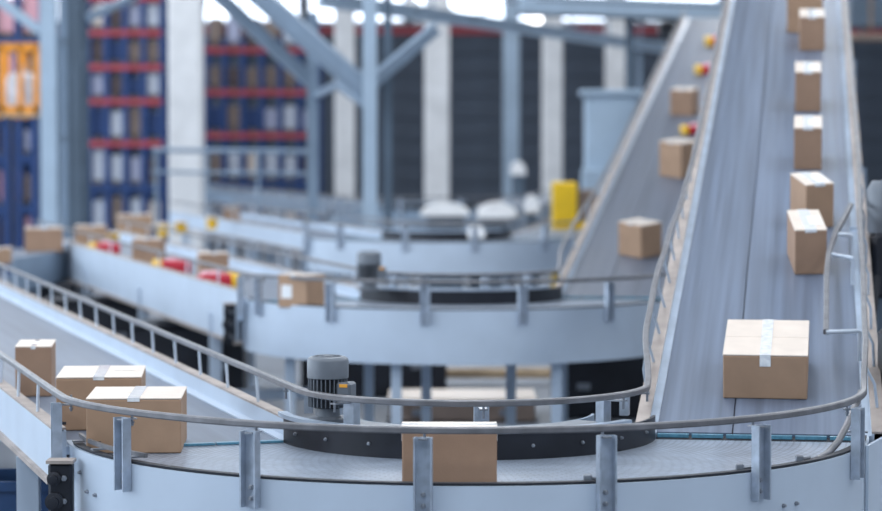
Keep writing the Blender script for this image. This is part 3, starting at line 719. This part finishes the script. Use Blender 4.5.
# handrail in front of the racks
t = thing('handrail', 'horizontal steel handrail in front of the blue racks beside the broad column', 'handrail', atd(230, 210, 36))
for y_, r_ in ((150, 0.035), (172, 0.025)):
    b = MB(); b.tube([atd(152, y_, 36), atd(312, y_ + 2, 36)], r_, 8); build(b, 'rail', 'steel', t, 40)
for px in (156, 207, 258, 309):
    p = atd(px, 150, 36); b = MB(); b.tube([(p.x, 36, 0), (p.x, 36, p.z)], 0.025, 8); build(b, 'post', 'steel', t, 40)

# ------------------------------------------------------------------ storage racks and goods
good_me = {}
def good(label, x, y, z, w_, h_, d_, kind, group):
    t = thing('wrapped_goods', label, 'goods', (x, y, z), group)
    key = kind
    if key not in good_me:
        b = MB(); b.box((0, 0, 0.5), (1, 1, 0.96), bev=0.06); p = MB()
        for s_ in (-0.42, 0, 0.42): p.box((s_, 0, 0.035), (0.14, 1, 0.07))
        c = MB(); c.box((0, 0, 0.985), (0.96, 0.96, 0.03))
        good_me[key] = (b.mesh('load', kind), p.mesh('runner', 'wood'), c.mesh('cover', 'wrap'))
    for nm, me in zip(('load', 'runner', 'cover'), good_me[key]):
        o = link(nm, me, t, False); o.scale = (w_, d_, h_ if nm == 'load' else h_)
        if nm == 'load': o.location = (0, 0, 0.045 * h_)
    return t
def rack(label, px0, px1, D, bays, levels, upm, beam_m, where, kinds, depth=0.9, gap=0.75, top=6.2, seed=1):
    rnd = random.Random(seed)
    x0, x1 = (px0 - 441) * D / F, (px1 - 441) * D / F
    t = thing('storage_rack', label, 'rack', ((x0 + x1) / 2, D, 0), 'pallet racks')
    bw = (x1 - x0) / bays; uw = 0.12
    for i in range(bays + 1):
        for dy in (0, depth):
            b = MB(); b.box((x0 + bw * i, D + dy, top / 2), (uw, 0.09, top)); build(b, 'upright', upm if not (beam_m == 'rack_red' and i == 0 and dy == 0 and seed == 1) else 'rack_red', t)
        b = MB()
        for k in range(5): b.bar((x0 + bw * i, D, 0.3 + 1.1 * k), (x0 + bw * i, D + depth, 1.2 + 1.1 * k), 0.03, 0.03)
        build(b, 'brace', upm, t)
    for li, z in enumerate(levels):
        for i in range(bays):
            for dy in (-0.04, depth + 0.04):
                b = MB(); b.bar((x0 + bw * i, D + dy, z), (x0 + bw * (i + 1), D + dy, z), 0.05, 0.11); build(b, 'beam', beam_m[li] if isinstance(beam_m, (list, tuple)) else beam_m, t)
            b = MB(); b.box((x0 + bw * (i + .5), D + depth / 2, z + 0.085), (bw - 0.02, depth, 0.02)); build(b, 'shelf', 'steel_dark', t)
            nz = levels[li + 1] if li + 1 < len(levels) else z + 1.0
            h_ = (nz - z - 0.1) * gap * rnd.uniform(0.85, 1.2)
            kd = rnd.choice(kinds)
            good('%s goods, shelf %s, bay %s, in the %s' % ({'wrap': 'white wrapped', 'wrap2': 'lilac grey wrapped', 'goods_dark': 'dark', 'goods_brown': 'brown boxed', 'rack_blue': 'blue', 'kraft_top': 'pale boxed', 'pink': 'pink wrapped', 'red': 'red'}[kd], ('one', 'two', 'three', 'four', 'five', 'six', 'seven')[li], ('one', 'two', 'three', 'four', 'five', 'six')[i], where), x0 + bw * (i + .5), D + depth / 2, z + 0.096, bw * rnd.uniform(0.6, 0.82), min(h_, nz - z - 0.2), depth * 0.85, kd, 'goods in the ' + where)
    return t
KS = ['wrap', 'wrap', 'wrap', 'wrap', 'wrap2', 'wrap2', 'kraft_top', 'goods_brown', 'goods_dark', 'goods_brown', 'rack_blue']
rack('blue rack with red beams between the steel tower and the broad concrete column', 89, 163, 48, 4, [0.25, 1.1, 1.95, 2.75, 3.4, 4.05, 4.7], 'rack_blue', ['rack_blue', 'rack_blue', 'rack_red', 'rack_red', 'rack_red', 'rack_red', 'rack_red'], 'rack right of the steel tower', KS, seed=1)
rack('blue rack with red beams right of the broad concrete column', 206, 318, 52, 6, [0.25, 1.1, 2.1, 2.98, 3.85], 'rack_blue', ['rack_blue', 'rack_blue', 'rack_red', 'rack_red', 'rack_red'], 'rack right of the broad column', KS + ['wrap2', 'rack_blue'], seed=2, top=4.1, gap=0.55)
rack('dark blue rack with orange beams at the left edge behind the tower', -30, 44, 40, 3, [0.2, 0.95, 1.75, 2.45, 3.6], 'rack_blue', ['rack_blue', 'rack_blue', 'rack_blue', 'rack_orange', 'rack_blue'], 'rack at the left edge', ['goods_dark', 'goods_brown', 'wrap2', 'pink'], gap=0.7, seed=3, top=5.2)
# orange cage with white sack in front of the left rack
D = 38.0; p = atd(22, 114, D)
t = thing('pallet_cage', 'orange steel cage around a white sack, high at the left edge', 'cage', (p.x, D, p.z))
wd, hh = 0.52, 1.0
for sx in (-1, 0.08, 1):
    for sy in (-1, 1):
        b = MB(); b.box((p.x + sx * wd / 2, D + sy * 0.25, p.z + hh / 2), (0.07, 0.07, hh)); build(b, 'bar', 'rack_orange', t)
for z in (0.04, hh):
    for sy in (-1, 1):
        b = MB(); b.box((p.x, D + sy * 0.25, p.z + z), (wd + 0.1, 0.07, 0.1 if z > 0.5 else 0.16)); build(b, 'frame_bar', 'rack_orange', t)
b = MB(); b.box((p.x, D, p.z - 0.02), (wd + 0.1, 0.6, 0.05)); build(b, 'floor_panel', 'wood', t)
for sx in (-1, 1):
    b = MB(); b.box((p.x + sx * wd * 0.4, D, (p.z - 0.05) / 2), (0.1, 0.5, p.z - 0.05)); build(b, 'stand', 'rack_blue', t)
t = thing('white_sack', 'white sack held inside the orange cage at the left edge', 'sack', (p.x, D, p.z + 0.006), None)
o = build(soft(MB(), 0.44, 0.36, 0.62), 'sack', 'wrap', t, 60, False)
o = build(soft(MB(), 0.10, 0.10, 0.16), 'tied_neck', 'wrap', t, 60, False); o.location = (0, 0, 0.56)

# ------------------------------------------------------------------ machines in the distance
def cabinet(label, px0, px1, ytop, D, m='steel_light', depth=0.7):
    a, e = atd(px0, ytop, D), atd(px1, ytop, D); w_ = e.x - a.x; xc = (a.x + e.x) / 2; h_ = a.z
    t = thing('machine_cabinet', label, 'cabinet', (xc, D, 0))
    b = MB(); b.box((xc, D, (h_ - 0.08) / 2), (w_, depth, h_ - 0.08), bev=0.02); build(b, 'body', m, t)
    b = MB(); b.box((xc, D, h_ - 0.04), (w_ + 0.14, depth + 0.14, 0.08), bev=0.015); build(b, 'cap', m, t)
    b = MB(); b.box((xc, D - depth / 2 - 0.012, h_ * 0.55), (w_ * 0.86, 0.02, h_ * 0.8), bev=0.006); dr = build(b, 'door', m, t)
    b = MB(); b.box((xc + w_ * 0.33, D - depth / 2 - 0.035, h_ * 0.5), (0.03, 0.03, 0.16)); build(b, 'handle', 'dark', dr)
    b = MB(); b.box((xc - w_ * 0.35, D - depth / 2 - 0.12, h_ * 0.3), (w_ * 0.5, 0.22, h_ * 0.6), bev=0.02); build(b, 'side_unit', m, t)
    return t
cabinet('light blue machine cabinet with overhanging cap left of the second incline', 585, 636, 90, 36)
p = atd(570, 182, 31); t = thing('yellow_machine', 'bright yellow guard box beside the second incline rail', 'machine', (p.x, 31, 0))
b = MB(); b.box((p.x - 0.07, 31, p.z / 2), (0.30, 0.4, p.z), bev=0.02); build(b, 'housing', 'yellow_paint', t)
b = MB(); b.box((p.x + 0.2, 31.05, p.z * 0.82), (0.26, 0.3, p.z * 0.24), bev=0.02); build(b, 'drive_unit', 'goods_brown', t)
b = MB(); b.box((p.x + 0.2, 31, p.z * 0.35), (0.26, 0.35, p.z * 0.69), bev=0.02); build(b, 'skirt', 'yellow_paint', t)
def hood(label, px, py, D, w_, h_, m='white_plastic'):
    p = atd(px, py, D); t = thing('roller_hood', label, 'machine cover', (p.x, D, 0), 'covers on the far conveyors')
    n = 10; pr = [(w_ / 2 * math.cos(PI * i / n), p.z + h_ * math.sin(PI * i / n)) for i in range(n + 1)]
    b = MB(); vs = [(p.x + x, D + s_ * 0.25, z) for s_ in (-1, 1) for x, z in pr]; k = n + 1
    b.add(vs, [tuple(range(k)), tuple(range(2 * k - 1, k - 1, -1))] + [(i + 1, i, i + k, i + 1 + k) for i in range(n)] + [(0, n, n + k, k)]); build(b, 'hood', m, t, 40)
    b = MB(); b.box((p.x, D, p.z / 2), (w_ * 0.8, 0.4, p.z), bev=0.02); build(b, 'base', 'steel_dark', t)
    b = MB(); b.box((p.x, D - 0.26, p.z - 0.02), (w_ * 1.04, 0.04, 0.05)); build(b, 'rim', 'white_plastic', t)
hood('low white rounded cover left of the pair before the bright column', 445, 212, 33, 0.62, 0.12)
hood('white rounded cover right of the pair before the dark wall', 497, 214, 33, 0.52, 0.15)
hood('small white rounded cover left of the yellow guard box', 532, 210, 34, 0.2, 0.2)
hood('small white cover on top of the third curve', 476, 233, 27.6, 0.18, 0.1)
hood('white dome in front of the light blue steel column', 518, 172, 45, 0.26, 0.2)
# short cross conveyor at the far left, carrying two cartons
t = thing('cross_conveyor', 'short dark sided cross conveyor at the left edge under two cartons', 'conveyor', (at(35, 250, ZB).x, at(35, 250, ZB).y, 0))
A, B = at(-6, 258, ZB), at(56, 249, ZB); dv = (B - A).normalized(); nv = UP.cross(dv)
b = MB(); b.bar(A + nv * 0.3 - UP * 0.02, B + nv * 0.3 - UP * 0.02, 0.9, 0.04); build(b, 'belt', 'belt2', t)
b = MB(); b.bar(A - nv * 0.17 - UP * 0.16, B - nv * 0.17 - UP * 0.16, 0.04, 0.32); build(b, 'side_plate', 'steel', t)
b = MB(); b.bar(A + nv * 0.77 - UP * 0.1, B + nv * 0.77 - UP * 0.1, 0.04, 0.26); build(b, 'side_plate', 'steel', t)
b = MB(); b.box(B + Vector((0.05, -0.05, -0.15)), (0.09, 0.5, 0.42), bev=0.02); build(b, 'end_plate', 'paint', t)
for f in (0.35, 0.6, 0.95):
    q = A.lerp(B, f); leg(t, q.x, q.y + 0.1, ZB - 0.2, 0.08, 'steel')
b = MB(); q = A.lerp(B, 0.78); b.box((q.x, q.y, 0.45), (0.7, 0.5, 0.5), bev=0.03); build(b, 'drive_box', 'dark', t)

# ------------------------------------------------------------------ under and between the near loops
def crate(label, px, py, D, w_, d_, h_, m, z=0.0):
    p = atd(px, py, D); t = thing('plastic_crate', label, 'crate', (p.x, D, z))
    b = MB(); th = 0.02
    b.box((0, 0, th / 2), (w_, d_, th))
    for s_ in (-1, 1): b.box((s_ * (w_ - th) / 2, 0, h_ / 2), (th, d_, h_)); b.box((0, s_ * (d_ - th) / 2, h_ / 2), (w_, th, h_))
    build(b, 'body', m, t, False, False)
    b = MB()
    for s_ in (-1, 1): b.box((s_ * w_ / 2, 0, h_ - 0.02), (0.03, d_ + 0.03, 0.04)); b.box((0, s_ * d_ / 2, h_ - 0.02), (w_ + 0.03, 0.03, 0.04))
    build(b, 'rim', m, t, False, False)
crate('dark blue plastic crate under the nearest belt in the lower left corner', 34, 500, 10.8, 0.5, 0.4, 0.72, 'blue_plastic')
# chain drives where the level belts meet the curves
def chain_drive(p, label):
    t = thing('chain_drive', label, 'drive unit', p)
    b = MB(); b.box(p + Vector((0.02, 0, 0)), (0.09, 0.06, 0.28), bev=0.01); build(b, 'block', 'dark', t)
    for dz, r_ in ((0.085, 0.026), (0.0, 0.034), (-0.09, 0.03)):
        b = MB(); b.lathe([(r_, 0), (r_, 0.02), (r_ * .6, 0.024), (r_ * .6, 0.05), (r_ * .3, 0.052)], 20, p + Vector((0.0, -0.03, dz)), Matrix.Rotation(PI / 2, 3, 'X')); build(b, 'sprocket', 'dark', t, 40)
        bolt(t, p + Vector((0.035, -0.03, dz)), (0, -1, 0), 1.3)
    b = MB(); b.box(p + Vector((0.02, 0, 0.145)), (0.1, 0.09, 0.012)); build(b, 'cover_plate', 'flange', t)
chain_drive(atd(56, 500, 9.25), 'dark bearing block with sprockets at the lower left corner of the nearest curve')
chain_drive(L2.p(RO + 0.14, L2.a0 - 0.07, -0.16), 'blurred dark bearing block left of the second curve, below the rightmost red pack')
# low clutter on the floor beneath the second loop
def low_box(name, label, cat, px, py, D, w_, d_, h_, m, lid=None, z=0.0):
    x = (px - 441) * D / F; t = thing(name, label, cat, (x, D, z))
    b = MB(); b.box((x, D, z + h_ / 2), (w_, d_, h_), bev=0.02); build(b, 'body', m, t)
    b = MB(); b.box((x, D, z + h_ + 0.012), (w_ + 0.03, d_ + 0.03, 0.024), bev=0.008); build(b, 'lid', lid or m, t)
    for s_ in (-1, 1):
        b = MB(); b.box((x + s_ * w_ * 0.3, D - d_ / 2 - 0.012, z + h_ * 0.5), (0.1, 0.025, 0.05)); build(b, 'latch', 'bolt', t)
low_box('drive_housing', 'long black drive housing on the floor under the second curve, left', 'machine', 375, 0, 21.2, 1.2, 0.9, 0.52, 'dark')
low_box('drive_housing', 'black drive housing on the floor under the second curve, right end', 'machine', 618, 0, 19.8, 1.0, 1.2, 0.50, 'dark')
low_box('drive_housing', 'black drive housing under the second straight belt at left', 'machine', 190, 0, 20.5, 0.9, 0.6, 0.62, 'dark')
low_box('drive_housing', 'black drive housing below the leftmost red pack', 'machine', 95, 0, 23.5, 0.9, 0.6, 0.62, 'dark')
low_box('storage_chest', 'cream flat chest on the floor seen between the rails at centre', 'chest', 462, 0, 19.3, 1.1, 0.7, 0.16, 'goods_brown', 'kraft_top')
low_box('storage_chest', 'pale blue flat chest on the floor right of the motor', 'chest', 400, 0, 15.2, 0.8, 0.6, 0.18, 'paint')
low_box('storage_chest', 'grey flat chest on the floor just left of the motor', 'chest', 262, 0, 16.2, 1.0, 0.8, 0.22, 'steel')
for k, (px, D) in enumerate(((500, 21.8),)):
    x = (px - 441) * D / F; t = thing('wooden_beam', 'brown wooden beam lying across blocks under the second curve', 'beam', (x, D, 0))
    b = MB(); b.box((x, D, 0.10), (1.3, 0.12, 0.08), bev=0.01); build(b, 'beam', 'wood', t)
    for s_ in (-0.6, 0.6): b = MB(); b.box((x + s_, D, 0.03), (0.12, 0.12, 0.06)); build(b, 'block', 'wood', t)
low_box('storage_chest', 'grey steel chest on the floor under the right end of the second curve', 'chest', 560, 0, 16.6, 0.7, 0.6, 0.2, 'steel_light', 'steel')

# machinery right of the wide incline
D = 12.6; p = atd(884, 205, D)
t = thing('side_gearbox', 'grey rounded gear motor at the right edge beside the wide incline', 'motor', (p.x, D, 0))
b = MB(); b.lathe([(0.10, 0), (0.105, 0.02), (0.105, 0.22), (0.08, 0.26)], 24, (p.x + 0.02, D, p.z - 0.14)); build(b, 'housing', 'motor', t, 40)
b = MB(); b.box((p.x + 0.03, D, p.z - 0.30), (0.2, 0.22, 0.32), bev=0.02); build(b, 'gear_case', 'dark', t)
b = MB(); b.box((p.x + 0.03, D, (p.z - 0.45) / 2), (0.14, 0.14, p.z - 0.45)); build(b, 'pedestal', 'steel_dark', t)
b = MB(); b.box((p.x - 0.07, D + 0.25, p.z - 0.22), (0.12, 0.02, 0.2)); build(b, 'panel', 'paint', t)
b = MB(); b.tube([(p.x - 0.05, D - 0.1, p.z - 0.35), (p.x - 0.09, D - 0.2, p.z - 0.6), (p.x - 0.03, D - 0.25, p.z - 0.9), (p.x, D - 0.2, 0.1)], 0.02, 8); build(b, 'cable', 'rubber', t, 40)
D = 10.4; p = atd(893, 330, D)
t = thing('control_box', 'dark control box with cables at the right edge below the gear motor', 'control box', (p.x, D, 0))
b = MB(); b.box((p.x + 0.06, D, p.z * 0.5), (0.2, 0.3, p.z), bev=0.02); build(b, 'box', 'dark', t)
b = MB(); b.box((p.x + 0.04, D - 0.16, p.z - 0.12), (0.12, 0.02, 0.1), bev=0.005); build(b, 'cover', 'steel', t)
for k in range(3):
    b = MB(); b.tube([(p.x - 0.02, D - 0.16, p.z - 0.06 - 0.13 * k), (p.x - 0.07, D - 0.19, p.z - 0.13 - 0.13 * k), (p.x + 0.02, D - 0.17, p.z - 0.2 - 0.13 * k)], 0.01, 6); build(b, 'cable', 'rubber', t, 40)

# bright hanging lamps far under the roof
for px, py, D, wh in ((228, 8, 62, 'left of the wide diagonal brace'), (412, 6, 60, 'right of the tall steel post'), (448, 14, 64, 'above the brightest column'), (535, 18, 66, 'above the slim column')):
    p = atd(px, py, D); t = thing('hanging_lamp', 'bright round hanging lamp ' + wh, 'lamp', p, 'hanging lamps')
    b = MB(); b.lathe([(0.26, 0), (0.24, 0.04), (0.1, 0.16), (0.05, 0.24)], 20, p); build(b, 'shade', 'white_plastic', t, 40)
    b = MB(); b.lathe([(0.02, -0.14), (0.14, -0.12), (0.2, -0.06), (0.22, -0.004)], 20, p); build(b, 'bulb', 'lamp', t, 40)
    b = MB(); b.tube([p + UP * 0.23, Vector((p.x, p.y, 9.5))], 0.012, 6); build(b, 'cord', 'dark', t)

# duct added high at the right to cover the over-bright window behind
D = 44.0; a, e = atd(846, 28, D), atd(960, 28, D)
t = thing('air_duct', 'grey square ventilation duct hanging at the top right corner', 'duct', a)
b = MB(); b.box(((a.x + e.x) / 2, D, a.z + 0.5), (e.x - a.x, 0.9, 1.0), bev=0.03); build(b, 'duct', 'steel_dark', t)
for k in range(3):
    b = MB(); b.box((a.x + 0.35 + k * 0.7, D, a.z + 0.5), (0.06, 0.98, 1.08)); build(b, 'joint_flange', 'goods_brown', t)
for x in (a.x + 0.2, e.x - 0.2):
    b = MB(); b.tube([(x, D, a.z + 0.98), (x, D, 9.5)], 0.02, 6); build(b, 'hanger', 'steel_dark', t)
b = MB(); b.tube([(a.x - 0.1, D - 0.4, a.z - 0.18), (e.x, D - 0.4, a.z - 0.18)], 0.07, 10); build(b, 'pipe', 'goods_brown', t, 40)
for x in (a.x + 0.2, e.x - 0.2):
    b = MB(); b.tube([(x, D - 0.4, a.z - 0.18), (x, D - 0.4, a.z + 0.04)], 0.02, 6); build(b, 'pipe_hanger', 'steel_dark', t)
